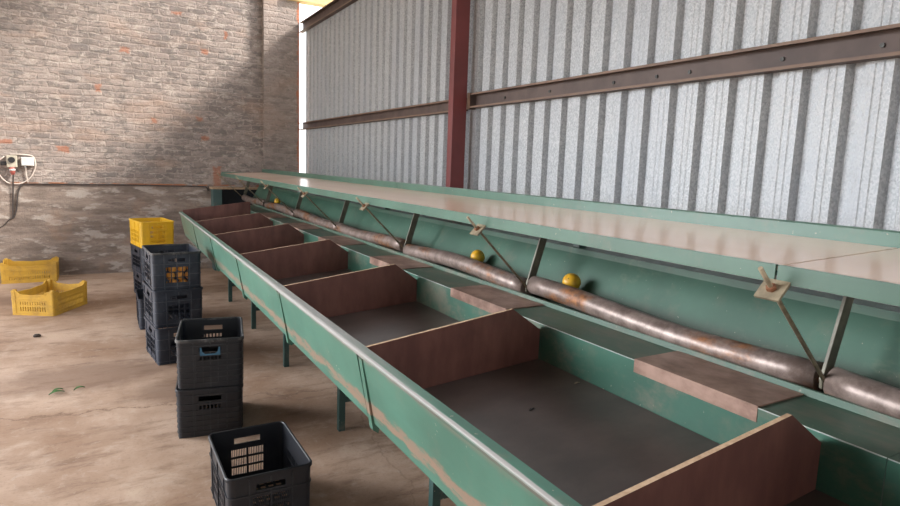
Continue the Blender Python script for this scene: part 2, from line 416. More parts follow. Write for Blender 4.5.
# ------------------------------------------------------------------ sorting bench with bins
DY = [.758 + 1.08 * k for k in range(-1, 7)]           # divider faces, near to far
Y0, Y1 = -.322, 7.25
bench = thing('sorting_bench', 'long green steel sorting bench divided into open brown bins along its length', 'sorting bench', (1.05, 3.4, 0))
def xof(z): return .700 + (.996 - z) / (.996 - .745) * .050    # front panel leans under
for k in range(7):
    a = DY[k] + .014; b = DY[k + 1] - .012
    m = MB(); pf = [(xof(.996), .996), (xof(.745), .745), (xof(.745) + .018, .745), (xof(.745) + .018, .750), (xof(.745) + .004, .750), (xof(.996) + .004, .996)]
    m.prism(pf, a, b); m.build('front_panel', MAT['panel'], bench)
# plate ends that hang a little below the panels
for k in range(1, 7):
    yy = DY[k]
    m = MB(); pf = [(xof(.972) - .004, .972), (xof(.72) - .009, .722), (xof(.72) + .010, .708), (xof(.72) + .016, .74), (xof(.972) + .004, .972)]
    m.prism(pf, yy - .042, yy - .0125); m.build('joint_plate', MAT['panel'], bench)
    m = MB(); m.prism([(xof(.972) + .006, .972), (xof(.735) + .006, .735), (xof(.735) + .011, .735), (xof(.972) + .011, .972)], yy - .014, yy + .016); m.build('gap_shade_strip', MAT['inside'], bench)  # dark strip put in for the shade seen through the panel gap
# top rail: folded flange with a rounded outer lip
pf = [(.733, .998), (.733, .9955), (.703, .9935), (.6985, .982), (.695, .982), (.6935, .990), (.6955, .996), (.700, .9995), (.706, 1.0)]
MB().prism(pf, Y0, Y1, smooth=False).build('top_rail', MAT['rail'], bench)
def zb(x): return .800 + (x - .745) / (1.453 - .745) * .066    # bin base falls slightly to the front
MB().prism([(.752, zb(.752)), (1.452, zb(1.452)), (1.452, zb(1.452) - .012), (.752, zb(.752) - .012)], Y0, Y1).build('bin_base', MAT['base_board'], bench)
MB().prism([(.752, zb(.752) - .013), (1.46, zb(1.46) - .013), (1.46, zb(1.46) - .030), (.752, zb(.752) - .030)], Y0, Y1).build('base_tray', MAT['leg'], bench)
# dividers with a clipped corner; the far one is a square end board
for k, yy in enumerate(DY):
    last = k == len(DY) - 1
    def topz(x): return .996 + (x - .733) / (1.319 - .733) * .079
    if last: out = [(.716, 1.01), (.752, zb(.752) + .001), (1.449, zb(1.449) + .001), (1.449, 1.105), (1.42, 1.11)]
    else: out = [(.728, topz(.728)), (.750, zb(.750) + .001), (1.450, zb(1.45) + .001), (1.450, .984), (1.319, 1.075)]
    if last: out[0] = (.735, 1.02)
    m = MB(); n = len(out); t = .012
    vs = [(x, yy, z) for x, z in out] + [(x, yy + t, z) for x, z in out]
    m.add(vs, [tuple(range(n)), tuple(range(n, 2 * n))[::-1]], 0)
    for i in range(n):
        j = (i + 1) % n
        m.add([vs[i], vs[j], vs[n + j], vs[n + i]], [(0, 1, 2, 3)], 1 if i in (n - 1, n - 2) and not last else 0)
    m.build('bin_divider' if not last else 'end_board', [MAT['divider'], MAT['divider_edge']], bench, merge=True)
# folded back: inner wall, ledge, upstand and the channel under the tube
pf = [(1.455, .835), (1.453, 1.007), (1.655, 1.009), (1.664, 1.026), (1.675, 1.026), (1.675, .992), (1.800, .988), (1.800, .984), (1.671, .986), (1.657, 1.003), (1.460, 1.003), (1.460, .835)]
for a, b in ((Y0, .62), (.622, 3.06), (3.062, 5.5), (5.502, Y1 + .9)):
    MB().prism(pf, a, b).build('back_ledge', MAT['ledge'], bench)
for k, (a, b) in enumerate([(-.12, .35), (.925, 1.352), (2.075, 2.55), (3.12, 3.60), (4.16, 4.68), (5.22, 5.76), (6.30, 6.9)]):
    wob = random.uniform(-.006, .006)
    pf2 = [(1.4515, .968), (1.4515, 1.0115), (1.651, 1.0135), (1.651, 1.0095), (1.4525, 1.0075), (1.4525, .968)]
    MB().prism(pf2, a, b).build('ledge_board', MAT['pad'], bench)
for yy in (.93, 2.142, 3.341, 4.626, 5.822, 7.06):
    for x in (1.168, 1.59):
        top = (zb(x) - .03) if x < 1.46 else .984
        MB().box((x, yy, 0), (x + .038, yy + .038, top), 0).build('leg', MAT['leg'], bench)
    MB().box((1.206, yy + .006, .175), (1.59, yy + .032, .207)).build('cross_brace', MAT['leg'], bench)
    MB().box((.80, yy + .004, zb(.8) - .062), (1.60, yy + .034, zb(.8) - .0315)).build('bearer', MAT['leg'], bench)

# ------------------------------------------------------------------ conveyor table over the back ledge
conv = thing('conveyor_table', 'raised green conveyor table with beige belt running beside the corrugated wall', 'conveyor', (1.8, 4.3, 0))
YA, YB = -.30, 9.12
J = .90
for a, b in ((YA, J - .003), (J + .003, YB)):
    MB().prism([(1.437, 1.3845), (1.437, 1.372), (1.992, 1.396), (1.992, 1.4085)], a, b).build('belt', MAT['belt'], conv)
    MB().prism([(1.4265, 1.3875), (1.4265, 1.343), (1.455, 1.343), (1.455, 1.347), (1.431, 1.347), (1.431, 1.3835), (1.4365, 1.3835), (1.4365, 1.3875)], a, b).build('front_rail', MAT['belt_green'], conv)
for a, b in ((YA, 4.40), (4.403, YB)):
    MB().prism([(1.993, 1.380), (2.030, 1.380), (2.030, 1.455), (2.0, 1.455), (1.993, 1.451)], a, b).build('back_rail', MAT['belt_green'], conv)
MB().prism([(1.4315, 1.365), (1.4315, 1.360), (1.992, 1.384), (1.992, 1.390), (1.437, 1.3715)], YA, YB).build('deck', MAT['leg'], conv)
MB().box((1.440, YB, 1.345), (2.02, YB + .012, 1.40)).build('end_plate', MAT['belt_green'], conv)
MB().prism([(1.803, .986), (1.925, 1.210), (1.925, 1.236), (1.990, 1.240), (1.990, 1.236), (1.929, 1.232), (1.929, 1.209), (1.807, .984)], YA, YB - .1).build('back_sheet', MAT['sheet'], conv)
AY = [.905, 2.265, 3.605, 4.920, 6.27, 7.60, 8.96]
def flatbar(x0, z0, x1, z1, y, w, t):
    d = Vector((x1 - x0, 0, z1 - z0)).normalized(); nrm = Vector((-d.z, 0, d.x))
    a, b = Vector((x0, y, z0)), Vector((x1, y, z1))
    vs = [a - nrm * w / 2, b - nrm * w / 2, b + nrm * w / 2, a + nrm * w / 2 + d * .004, a - d * w * .5 + nrm * w * .2, a - d * w * .5 - nrm * w * .2]
    n = len(vs); vs = vs + [v + Vector((0, t, 0)) for v in vs]
    return MB().add(vs, [tuple(range(n)), tuple(range(n, 2 * n))[::-1]] + [(i, (i + 1) % n, n + (i + 1) % n, n + i) for i in range(n)])
for i, yy in enumerate(AY):
    flatbar(1.706, 1.046, 1.805, 1.372, yy - .005, .040, .010).build('hanger_arm', MAT['arm'], conv, bevel=.0015)
    MB().tube([(1.709, yy - .016, 1.047), (1.709, yy + .018, 1.047)], .010, 12).build('pivot_pin', MAT['nut'], conv)
    rod = MB().tube([(1.692, yy - .012, 1.050), (1.402, yy - .012, 1.334), (1.352, yy - .012, 1.384)], .0058, 8).build('tension_rod', MAT['rod'], conv)
    M = Matrix.Translation((1.408, yy - .012, 1.328)) @ Matrix.Rotation(math.radians(-45), 4, 'Y')
    MB().box((-.030, -.032, -.004), (.030, .032, .003), 0, M).build('rod_plate', MAT['plate'], rod)
    nut = MB().tube([M @ Vector((0, 0, .0035)), M @ Vector((0, 0, .013))], .0125, 6, smooth=False); nut.build('nut', MAT['nut'], rod)
# tube lengths hang between the arms
ends = [YA] + AY
for i in range(len(ends) - 1):
    a = ends[i] + (.016 if i else 0); b = ends[i + 1] - .020
    ps = []; N = 14
    for k in range(N + 1):
        q = k / N
        ps.append((1.715 + .008 * math.sin(q * 6.1 + i * 1.7), a + (b - a) * q, 1.053 + .013 * math.sin(q * PI * 1.6 + i * 2.1 + 1.2)))
    MB().tube(ps, .0425, 22).build('steel_tube', MAT['pipe'], conv)
for yy in (-.1, 2.2, 4.5, 6.8, 8.7):
    MB().box((1.94, yy, 0), (1.985, yy + .045, 1.378)).build('support_post', MAT['leg'], conv)

# green drive cabinet against the brick wall
cab = thing('drive_cabinet', 'dark green open cabinet with wooden top against the brick wall', 'cabinet', (1.69, 9.25, 0))
cy0, cy1 = 9.14, 9.365; cx0, cx1 = 1.327, 2.055
for a, b in ((cx0, cx0 + .115), (cx1 - .05, cx1)):
    MB().box((a, cy0, 0), (b, cy1, 1.155)).build('side_panel', MAT['cabinet'], cab)
MB().box((cx0 + .115, cy1 - .02, 0), (cx1 - .05, cy1 - .005, 1.155)).build('back_panel', MAT['inside'], cab)
MB().box((cx0 + .115, cy0 + .01, .55), (cx1 - .05, cy1 - .02, .57)).build('shelf', MAT['inside'], cab)
MB().box((cx0 - .02, cy0 - .02, 1.156), (cx1 + .005, cy1, 1.182)).build('top_board', MAT['divider_edge'], cab)

# ------------------------------------------------------------------ crates
def panel_mesh(us, vs, level, mp, thick, closed=False, mb=None, rib_mi=0):
    """sheet of cells; level(u,v) None = hole, else outward relief. mp(u,v,t) places it in space."""
    mb = mb or MB(); nu, nv = len(us) - 1, len(vs) - 1
    L = [[level((us[i] + us[i + 1]) / 2, (vs[j] + vs[j + 1]) / 2) for j in range(nv)] for i in range(nu)]
    def g(i, j):
        if closed: i %= nu
        if i < 0 or j < 0 or i >= nu or j >= nv: return None
        return L[i][j]
    for i in range(nu):
        for j in range(nv):
            l = L[i][j]
            if l is None: continue
            h = thick + l; a, b, c, d_ = us[i], us[i + 1], vs[j], vs[j + 1]
            mb.add([mp(a, c, h), mp(b, c, h), mp(b, d_, h), mp(a, d_, h)], [(0, 1, 2, 3)], rib_mi if l > 0 else 0)
            mb.add([mp(a, c, 0), mp(b, c, 0), mp(b, d_, 0), mp(a, d_, 0)], [(3, 2, 1, 0)])
            for (ii, jj, p, q) in ((i - 1, j, (a, d_), (a, c)), (i + 1, j, (b, c), (b, d_)), (i, j - 1, (a, c), (b, c)), (i, j + 1, (b, d_), (a, d_))):
                o = g(ii, jj); base = 0 if o is None else thick + o
                if base < h - 1e-6:
                    mb.add([mp(*p, base), mp(*q, base), mp(*q, h), mp(*p, h)], [(0, 1, 2, 3)])
    return mb
def rrect(W, L, R, inset=0):
    """perimeter of a rounded rectangle, anticlockwise from the middle of the -y side; gives pos(u) -> (x,y,nx,ny), length and corner breaks"""
    a, b = W / 2 - R, L / 2 - R; q = PI * R / 2
    segs = [('l', a), ('c', q), ('l', 2 * b), ('c', q), ('l', 2 * a), ('c', q), ('l', 2 * b), ('c', q), ('l', a)]
    tot = sum(s for _, s in segs)
    def pos(uu):
        uu = uu % tot
        if uu <= a: return (uu, -L / 2, 0, -1)
        uu -= a
        if uu <= q: t = -PI / 2 + uu / R; return (a + R * math.cos(t), -b + R * math.sin(t), math.cos(t), math.sin(t))
        uu -= q
        if uu <= 2 * b: return (W / 2, -b + uu, 1, 0)
        uu -= 2 * b
        if uu <= q: t = uu / R; return (a + R * math.cos(t), b + R * math.sin(t), math.cos(t), math.sin(t))
        uu -= q
        if uu <= 2 * a: return (a - uu, L / 2, 0, 1)
        uu -= 2 * a
        if uu <= q: t = PI / 2 + uu / R; return (-a + R * math.cos(t), b + R * math.sin(t), math.cos(t), math.sin(t))
        uu -= q
        if uu <= 2 * b: return (-W / 2, b - uu, -1, 0)
        uu -= 2 * b
        if uu <= q: t = PI + uu / R; return (-a + R * math.cos(t), -b + R * math.sin(t), math.cos(t), math.sin(t))
        uu -= q
        return (-a + uu, -L / 2, 0, -1)
    mids = [0, a + q + b, 2 * a + 2 * q + 2 * b, 3 * a + 3 * q + 3 * b]     # middles of the four sides: -y, +x, +y, -x
    corners = [a, a + q, a + q + 2 * b, a + 2 * q + 2 * b, 3 * a + 2 * q + 2 * b, 3 * a + 3 * q + 2 * b, 3 * a + 3 * q + 4 * b, 3 * a + 4 * q + 4 * b]
    return pos, tot, mids, corners
def uniq(xs):
    o = []
    for x in sorted(xs):
        if not o or x - o[-1] > 1e-4: o.append(x)
    return o
CW, CL, CH = .364, .50, .290
def crate_parts(root, m, style, label_mat=None, rim_mat=None):
    R = .028; T = .004
    pos, tot, mids, corners = rrect(CW - .010, CL - .010, R)
    holes = []; ribs = []
    def side(mid, half, end):
        hb = .21
        if not end and style == 'slots': pass
        elif end: holes.append((mid - .062, mid + .062, .214, .243))
        else: holes.append((mid - .060, mid + .060, .213, .243))
        w = .082 if end else .150
        if style == 'slots':
            cols = 2 if end else 4; rows = 3; gap = .008
            cw = 2 * w / cols; zh = (.190 - .050) / rows
            for c in range(cols):
                for rr in range(rows):
                    a0 = mid - w + c * cw + gap / 2; a1 = a0 + cw - gap; ns = 9 if end else 7
                    for s_ in range(ns):
                        p = (a1 - a0) / ns
                        holes.append((a0 + s_ * p + p * .18, a0 + (s_ + 1) * p - p * .18, .050 + rr * zh + .005, .050 + (rr + 1) * zh - .005))
        elif style == 'lattice':
            # closed window with a raised grid; only the top row of the window is open
            for c in range(4): ribs.append((mid - w + c * w / 2 - .003, mid - w + c * w / 2 + .003, .03, .200))
            for c in range(8):
                if c not in (0, 7): holes.append((mid - w + c * w / 4 + .004, mid - w + (c + 1) * w / 4 - .004, .166, .188))
        else:
            cols = 4 if end else 6; rows = 3
            cw = 2 * w / cols; zh = (.178 - .052) / rows
            for c in range(cols):
                for rr in range(rows):
                    holes.append((mid - w + c * cw + .0035, mid - w + (c + 1) * cw - .0035, .052 + rr * zh + .003, .052 + (rr + 1) * zh - .003))
        for s_ in ((-w - .012, -w - .006), (w + .006, w + .012), (-.003, .003)):
            ribs.append((mid + s_[0], mid + s_[1], .0, CH - .02))
    sides = [(mids[0], CW / 2, True), (mids[1], CL / 2, False), (mids[2], CW / 2, True), (mids[3], CL / 2, False)]
    for s_ in sides: side(*s_)
    for zz in ((.022, .198) if style == 'slots' else (.030, .062, .094, .126, .158, .198, .250) if style == 'lattice' else (.022, .115, .198)): ribs.append((-10, 10, zz, zz + .005))
    us = [0, tot]; vs = [0.004, CH - .012]
    def wrap(x): return x % tot
    for a in holes + ribs:
        if a[0] > -5: us += [wrap(a[0]), wrap(a[1])]
        vs += [max(.004, a[2]), min(CH - .012, a[3])]
    for c in range(0, 8, 2): us += [corners[c] + (corners[c + 1] - corners[c]) * q / 5 for q in range(6)]
    us = uniq(us); vs = uniq(vs)
    if tot - us[-1] < 1e-3: us[-1] = tot
    def inside(a, uu, vv):
        if not (a[2] < vv < a[3]): return False
        return a[0] < uu < a[1] or a[0] < uu - tot < a[1]
    def level(uu, vv):
        if any(inside(a, uu, vv) for a in holes): return None
        if any(a[0] < -5 and a[2] < vv < a[3] for a in ribs) or any(a[0] > -5 and inside(a, uu, vv) for a in ribs): return .0045
        return 0.0
    def mp(uu, vv, t):
        x, y, nx, ny = pos(uu); k = 1 - .018 * (1 - vv / CH)
        return (x * k + nx * (t - T), y * k + ny * (t - T), vv)
    body = panel_mesh(us, vs, level, mp, T, True, None, 1).build('body', [m, RIB.get(m.name, m)], root, merge=True)
    # rolled rim
    pr, tr, mr, cr = rrect(CW - .008, CL - .008, R + .002)
    uu = uniq([0, tr] + [cr[c] + (cr[c + 1] - cr[c]) * q / 6 for c in range(0, 8, 2) for q in range(7)])[:-1]
    mb = MB(); sec = [(-.005, CH - .016), (.006, CH - .016), (.006, CH - .003), (.003, CH), (-.003, CH), (-.005, CH - .003)]
    n = len(sec); o = []
    for a in uu:
        x, y, nx, ny = pr(a); o += [(x + nx * s_[0], y + ny * s_[0], s_[1]) for s_ in sec]
    N = len(uu)
    mb.add(o, [(i * n + k, ((i + 1) % N) * n + k, ((i + 1) % N) * n + (k + 1) % n, i * n + (k + 1) % n) for i in range(N) for k in range(n)])
    mb.build('rim', rim_mat or m, root)
    # slatted base
    hw, hl = (CW - .010) / 2 * .982 - .004, (CL - .010) / 2 * .982 - .004
    hs = []
    for a in range(8):
        for b in range(11):
            x0 = -hw + .02 + a * (2 * hw - .04) / 8; y0 = -hl + .02 + b * (2 * hl - .04) / 11
            hs.append((x0 + .006, x0 + (2 * hw - .04) / 8 - .006, y0 + .006, y0 + (2 * hl - .04) / 11 - .006))
    us2 = uniq([-hw, hw] + [q for h in hs for q in h[:2]]); vs2 = uniq([-hl, hl] + [q for h in hs for q in h[2:]])
    panel_mesh(us2, vs2, lambda a, b: None if any(h[0] < a < h[1] and h[2] < b < h[3] for h in hs) else 0.0, lambda a, b, t: (a, b, t), .006).build('base', m, root, merge=True)
    if label_mat:
        mb = MB(); y = -(CL - .010) / 2 * .997 - .0062
        out = [(-.054, .243), (-.054, .196), (.054, .196), (.054, .243), (.046, .243), (.040, .216), (.026, .205), (-.026, .205), (-.040, .216), (-.046, .243)]
        vs3 = [(x, y, z) for x, z in out] + [(x, y - .0016, z) for x, z in out]; n = len(out)
        mb.add(vs3, [(0, 1, 8, 9), (1, 7, 8), (1, 2, 6, 7), (2, 5, 6), (2, 3, 4, 5)] + [(n + a, n + b, n + c, n + e) for a, b, c, e in ((9, 8, 1, 0),)] + [(n + 8, n + 7, n + 1), (n + 7, n + 6, n + 2, n + 1), (n + 6, n + 5, n + 2), (n + 5, n + 4, n + 3, n + 2)] + [(i, (i + 1) % n, n + (i + 1) % n, n + i) for i in range(n)])
        lb = mb.build('handle_patch', label_mat, root); lb['label'] = 'blue patch around the handle slot'
proto = {}
def crate(fl, yaw, z, style, m, label, group=None, rim=None, lab=None, cat='crate'):
    """fl: front corner on the camera's left (x,y)"""
    c, s = math.cos(yaw), math.sin(yaw)
    cx = fl[0] + c * CW / 2 - s * CL / 2; cy = fl[1] + s * CW / 2 + c * CL / 2
    key = (style, m.name, rim.name if rim else '', lab.name if lab else '')
    if key not in proto:
        o = thing('harvest_crate', label, cat, (0, 0, 0), 0, group); crate_parts(o, m, style, lab, rim); proto[key] = o
    else: o = copy_tree(proto[key])
    o['label'] = label; o.location = (cx, cy, z); o.rotation_euler = (0, 0, yaw)
    if group: o['group'] = group
    return o
G3 = 'crates stacked three high by the bench'
g = math.radians
crate((.389, 2.478), g(.5), 0, 'slots', MAT['black'], 'single empty black slotted crate standing alone on the floor near the bench', rim=MAT['black'])
crate((.302, 3.620), g(-9), 0, 'lattice', MAT['black'], 'lower black crate of the stack of two, under the one with a blue patch', 'crates stacked two high')
crate((.308, 3.620), g(-9.5), CH, 'lattice', MAT['black'], 'empty black crate with blue patch on its handle, upper of the stack of two', 'crates stacked two high', rim=MAT['black_dusty'], lab=MAT['blue'])
crate((.300, 5.02), g(7), 0, 'grid', MAT['black_blue'], 'bottom black crate on the floor in the stack of three topped by oranges', G3)
crate((.290, 5.04), g(6), CH, 'grid', MAT['black_blue'], 'middle black crate of the stack of three, under the crate holding oranges', G3)
topc = crate((.282, 5.05), g(4), 2 * CH, 'grid', MAT['black_blue'], 'top black crate holding oranges seen through its window', G3, rim=MAT['black_dusty'])
GD = 'crates stacked under the yellow crate'
crate((.330, 7.47), g(10), 0, 'grid', MAT['black_blue'], 'lowest grey black crate on the floor beneath the yellow topped stack', GD)
crate((.330, 7.47), g(12), CH, 'grid', MAT['black_blue'], 'grey black crate directly under the bright yellow crate', GD)
crate((.322, 7.46), g(11), 2 * CH, 'slots', MAT['yellow'], 'bright yellow tall slotted crate on top of black crates', GD)
crate((.226, 6.16), g(0), 0, 'grid', MAT['black_blue'], 'single black crate on the floor mostly hidden behind the stack with oranges')

# oranges
def fruit(name, label, m, loc, rad, rot, group=None):
    o = thing(name, label, 'orange', loc, 0, group)
    mb = MB(); N, K = 20, 12; vs = []
    for j in range(K + 1):
        t = PI * j / K; rr = math.sin(t); zz = math.cos(t)
        zz = zz * .96 - (.06 if j == 0 else .012 if j == 1 else 0)
        for i in range(N):
            q = 2 * PI * i / N; w = 1 + .018 * mnoise.noise(Vector((rr * math.cos(q) * 1.5 + loc[0] * 9, rr * math.sin(q) * 1.5, zz * 1.5)))
            vs.append((rr * math.cos(q) * rad * w, rr * math.sin(q) * rad * w, zz * rad * w))
    fs = [(j * N + i, j * N + (i + 1) % N, (j + 1) * N + (i + 1) % N, (j + 1) * N + i) for j in range(K) for i in range(N)]
    Mr = Matrix.Rotation(rot[0], 4, 'X') @ Matrix.Rotation(rot[1], 4, 'Y')
    base = Vector(loc) 
    mb.add([Mr @ Vector(v) + base for v in vs], fs, 0, True); mb.build('peel', m, o, merge=True)
    st = MB().tube([Mr @ Vector((0, 0, rad * .86)) + base, Mr @ Vector((.001, 0, rad * .935)) + base], [rad * .09, rad * .06], 8); st.build('stem', MAT['stem'], o)
    return o
fruit('orange', 'round golden orange resting behind the steel tube beside the second hanger arm', MAT['fruit'], (1.790, 2.065, 1.106), .041, (.5, -.9), 'loose oranges on the conveyor')
fruit('orange', 'round golden orange behind the steel tube just below a rod plate', MAT['fruit'], (1.790, 2.855, 1.102), .041, (1.2, .4), 'loose oranges on the conveyor')
fruit('orange', 'small far orange behind the steel tube close to the brick wall', MAT['fruit'], (1.782, 7.35, 1.106), .039, (.8, .9), 'loose oranges on the conveyor')
cN = ['first', 'second', 'third', 'fourth']
cx, cy = topc.location.x, topc.location.y
rng = random.Random(3)
lN = ['bottom', 'middle', 'top']
for lay in range(3):
    for k in range(4):
        rad = rng.uniform(.032, .0345)
        lx = -.102 + k * .069 + (.010, -.008, .006)[lay]; ly = -CL / 2 + .052 + rng.uniform(0, .006); lz = 2 * CH + .007 + .034 + lay * .060
        q = g(4); wx = cx + math.cos(q) * lx - math.sin(q) * ly; wy = cy + math.sin(q) * lx + math.cos(q) * ly
        fruit('orange', f"orange inside the top black crate, {lN[lay]} row, {cN[k]} counting toward the bench", MAT['fruit_dull'], (wx, wy, lz), rad, (rng.uniform(0, 3), rng.uniform(0, 3)), 'oranges in the black crate')

# shallow yellow field trays with raised corners
def tray_parts(root, W, L, H, HC, m):
    T = .005; R = .012
    pos, tot, mids, corners = rrect(W, L, R)
    holes = []
    for mid, half in ((mids[0], W / 2), (mids[1], L / 2), (mids[2], W / 2), (mids[3], L / 2)):
        n = int((2 * half - .14) / .024)
        for k in range(n):
            x = mid - n * .012 + k * .024
            holes.append((x + .007, x + .017, .04, .085)); holes.append((x + .009, x + .016, .105, .135))
    rows = (.0, .018, .150, .160)
    us = [0, tot]; vs = [0, .018, .025, .04, .085, .105, .135, .150, .160, 1.0, 1.02]
    for a in holes: us += [a[0] % tot, a[1] % tot]
    for mid, half in ((mids[0], W / 2), (mids[1], L / 2), (mids[2], W / 2), (mids[3], L / 2)):
        for s_ in (-1, 1):
            for q in (.125, .11, .095, .085, .06, .04): us.append((mid + s_ * (half - q)) % tot)
        for q in range(-4, 5): us.append((mid + q * half * .15) % tot)
    for c in range(0, 8, 2): us += [corners[c] + (corners[c + 1] - corners[c]) * q / 4 for q in range(5)]
    us = uniq(us); 
    if tot - us[-1] < 1e-3: us[-1] = tot
    def prof(uu):
        x, y, nx, ny = pos(uu)
        dx, dy = W / 2 - abs(x), L / 2 - abs(y)
        dd = dx if abs(ny) > abs(nx) else dy
        if abs(abs(nx) - abs(ny)) < .9: dd = 0
        half = W / 2 if abs(ny) > abs(nx) else L / 2
        t = min(1, max(0, (dd - .050) / .045)); t = t * t * (3 - 2 * t)
        sag = .012 * (dd / half) ** 2
        return HC * (1 - t) + (H - sag) * t
    def inside(a, uu, vv): return a[2] < vv < a[3] and (a[0] < uu < a[1] or a[0] < uu - tot < a[1])
    def level(uu, vv):
        if any(inside(a, uu, vv) for a in holes): return None
        x, y, nx, ny = pos(uu)
        if vv < .018 or .150 < vv < .160 or vv > 1: return .006
        if min(abs(W / 2 - abs(x)) + abs(L / 2 - abs(y)), 9) < .05: return .004
        return 0.
    def mp(uu, vv, t):
        x, y, nx, ny = pos(uu); top = prof(uu)
        if vv <= .16: z = vv
        elif vv <= 1.0: z = top - .012
        else: z = top
        k = 1 - .02 * (1 - z / HC)
        return (x * k + nx * (t - T), y * k + ny * (t - T), z)
    panel_mesh(us, vs, level, mp, T, True).build('body', m, root, merge=True)
    hw, hl = W / 2 * .98 - .006, L / 2 * .98 - .006
    hs = []
    na, nb = int(2 * hw / .05), int(2 * hl / .05)
    for a in range(na):
        for b in range(nb):
            px, py = 2 * hw / na, 2 * hl / nb
            hs.append((-hw + a * px + .008, -hw + (a + 1) * px - .008, -hl + b * py + .008, -hl + (b + 1) * py - .008))
    us2 = uniq([-hw, hw] + [q for h in hs for q in h[:2]]); vs2 = uniq([-hl, hl] + [q for h in hs for q in h[2:]])
    panel_mesh(us2, vs2, lambda a, b: None if any(h[0] < a < h[1] and h[2] < b < h[3] for h in hs) else 0.0, lambda a, b, t: (a, b, .004 + t), .006).build('base', m, root, merge=True)
    for sx in (-1, 1):
        for sy in (-1, 1):
            x, y = sx * (W / 2 - .022), sy * (L / 2 - .022)
            mb = MB(); q = .015
            mb.prism([(x - q, .012), (x + q, .012), (x + q, HC + .004), (x + q * .6, HC + .012), (x - q * .6, HC + .012), (x - q, HC + .004)], y - q, y + q)
            mb.build('corner_post', m, root)
TW, TL = .41, .575
t1 = thing('field_tray', 'soiled yellow shallow crate with raised corners out on the open floor', 'crate', (0, 0, 0), 0, 'yellow shallow crates')
tray_parts(t1, TW, TL, .215, .242, MAT['yellow_old'])
t2 = copy_tree(t1); t2['label'] = 'soiled yellow shallow crate with raised corners against the brick wall'
a = g(-29)
fl = (-.838, 7.197); t1.location = (fl[0] + math.cos(a) * TW / 2 - math.sin(a) * TL / 2, fl[1] + math.sin(a) * TW / 2 + math.cos(a) * TL / 2, 0); t1.rotation_euler = (0, 0, a)
t2.location = (-.555 - TL / 2, 8.925 + TW / 2 + .02, 0); t2.rotation_euler = (0, 0, g(90.5))

# ------------------------------------------------------------------ sockets and cables on the brick wall
def W2(pts, y=WY - .013): return [(x, y, z) for x, z in pts]
def smooth_path(pts, n=6):
    P_ = [Vector(p) for p in pts]; out = []
    for i in range(len(P_) - 1):
        p0, p1, p2, p3 = P_[max(i - 1, 0)], P_[i], P_[i + 1], P_[min(i + 2, len(P_) - 1)]
        for k in range(n):
            t = k / n
            out.append(.5 * ((2 * p1) + (p2 - p0) * t + (2 * p0 - 5 * p1 + 4 * p2 - p3) * t * t + (3 * p1 - p0 - 3 * p2 + p3) * t ** 3))
    return out + [P_[-1]]
so = thing('wall_socket', 'ivory industrial socket with round black face and red plug on brick wall', 'socket', (-.985, WY, 1.40))
MB().box((-1.035, WY - .075, 1.388), (-.930, WY, 1.535)).build('housing', MAT['ivory'], so, bevel=.008)
MB().tube([(-.982, WY - .088, 1.480), (-.982, WY - .074, 1.480)], .036, 20).build('socket_face', MAT['blackface'], so)
MB().box((-1.10, WY - .06, 1.41), (-1.036, WY, 1.46)).build('side_gland', MAT['blackface'], so, bevel=.01)
MB().tube([(-.985, WY - .045, 1.388), (-.983, WY - .045, 1.35), (-.978, WY - .045, 1.30)], [.034, .030, .019], 14).build('plug', MAT['plug'], so)
MB().tube([(-.985, WY - .045, 1.368), (-.984, WY - .045, 1.348)], .0345, 14).build('plug_ring', MAT['white_box'], so)
jb = thing('junction_box', 'white rectangular junction box on brick wall beside the ivory socket', 'junction box', (-.825, WY, 1.41))
MB().box((-.889, WY - .055, 1.411), (-.758, WY, 1.518)).build('box_body', MAT['white_box'], jb, bevel=.005)
MB().box((-.884, WY - .062, 1.416), (-.763, WY - .056, 1.513)).build('lid', MAT['white_box'], jb, bevel=.003)
MB().tube([(-.848, WY - .025, 1.411), (-.848, WY - .025, 1.385)], .012, 10).build('gland', MAT['white_box'], jb)
c = MB().tube(smooth_path([(-.978, WY - .045, 1.30), (-.985, WY - .03, 1.22)] + W2([(-.998, 1.046), (-1.012, .80), (-1.020, .755), (-1.0, .775), (-.965, .90), (-.947, 1.06), (-.912, 1.155), (-.866, 1.182), (-.5, 1.187), (.126, 1.190), (.7, 1.186), (1.20, 1.182), (1.27, 1.165), (1.292, 1.12)])), .0085, 8).build('power_cable', MAT['dark_cable'])
tag(c, 'dark power cable running from the red plug along the brick wall', 'cable')
c = MB().tube(smooth_path(W2([(-1.030, .752), (-1.06, .73), (-1.12, .66), (-1.25, .60), (-1.5, .58)])), .006, 8).build('loose_cord', MAT['dark_cable'])
tag(c, 'thin loose dark cable sagging below the plug on the brick wall', 'cable')
c = MB().tube(smooth_path(W2([(-1.062, 1.52), (-1.16, 1.40), (-1.113, 1.28), (-1.077, 1.23), (-1.024, 1.192), (-.911, 1.190), (-.809, 1.262), (-.752, 1.38), (-.745, 1.46), (-.775, 1.535), (-.908, 1.550), (-1.00, 1.547)])), .0075, 8).build('white_cable', MAT['white_cable'])
tag(c, 'white cable looped around the ivory socket and junction box', 'cable')
c = MB().tube(smooth_path([(-.848, WY - .025, 1.386), (-.846, WY - .02, 1.30), (-.835, WY - .01, 1.205)]), .007, 8).build('short_cable', MAT['white_cable'])
tag(c, 'short pale cable dropping from the white junction box', 'cable')

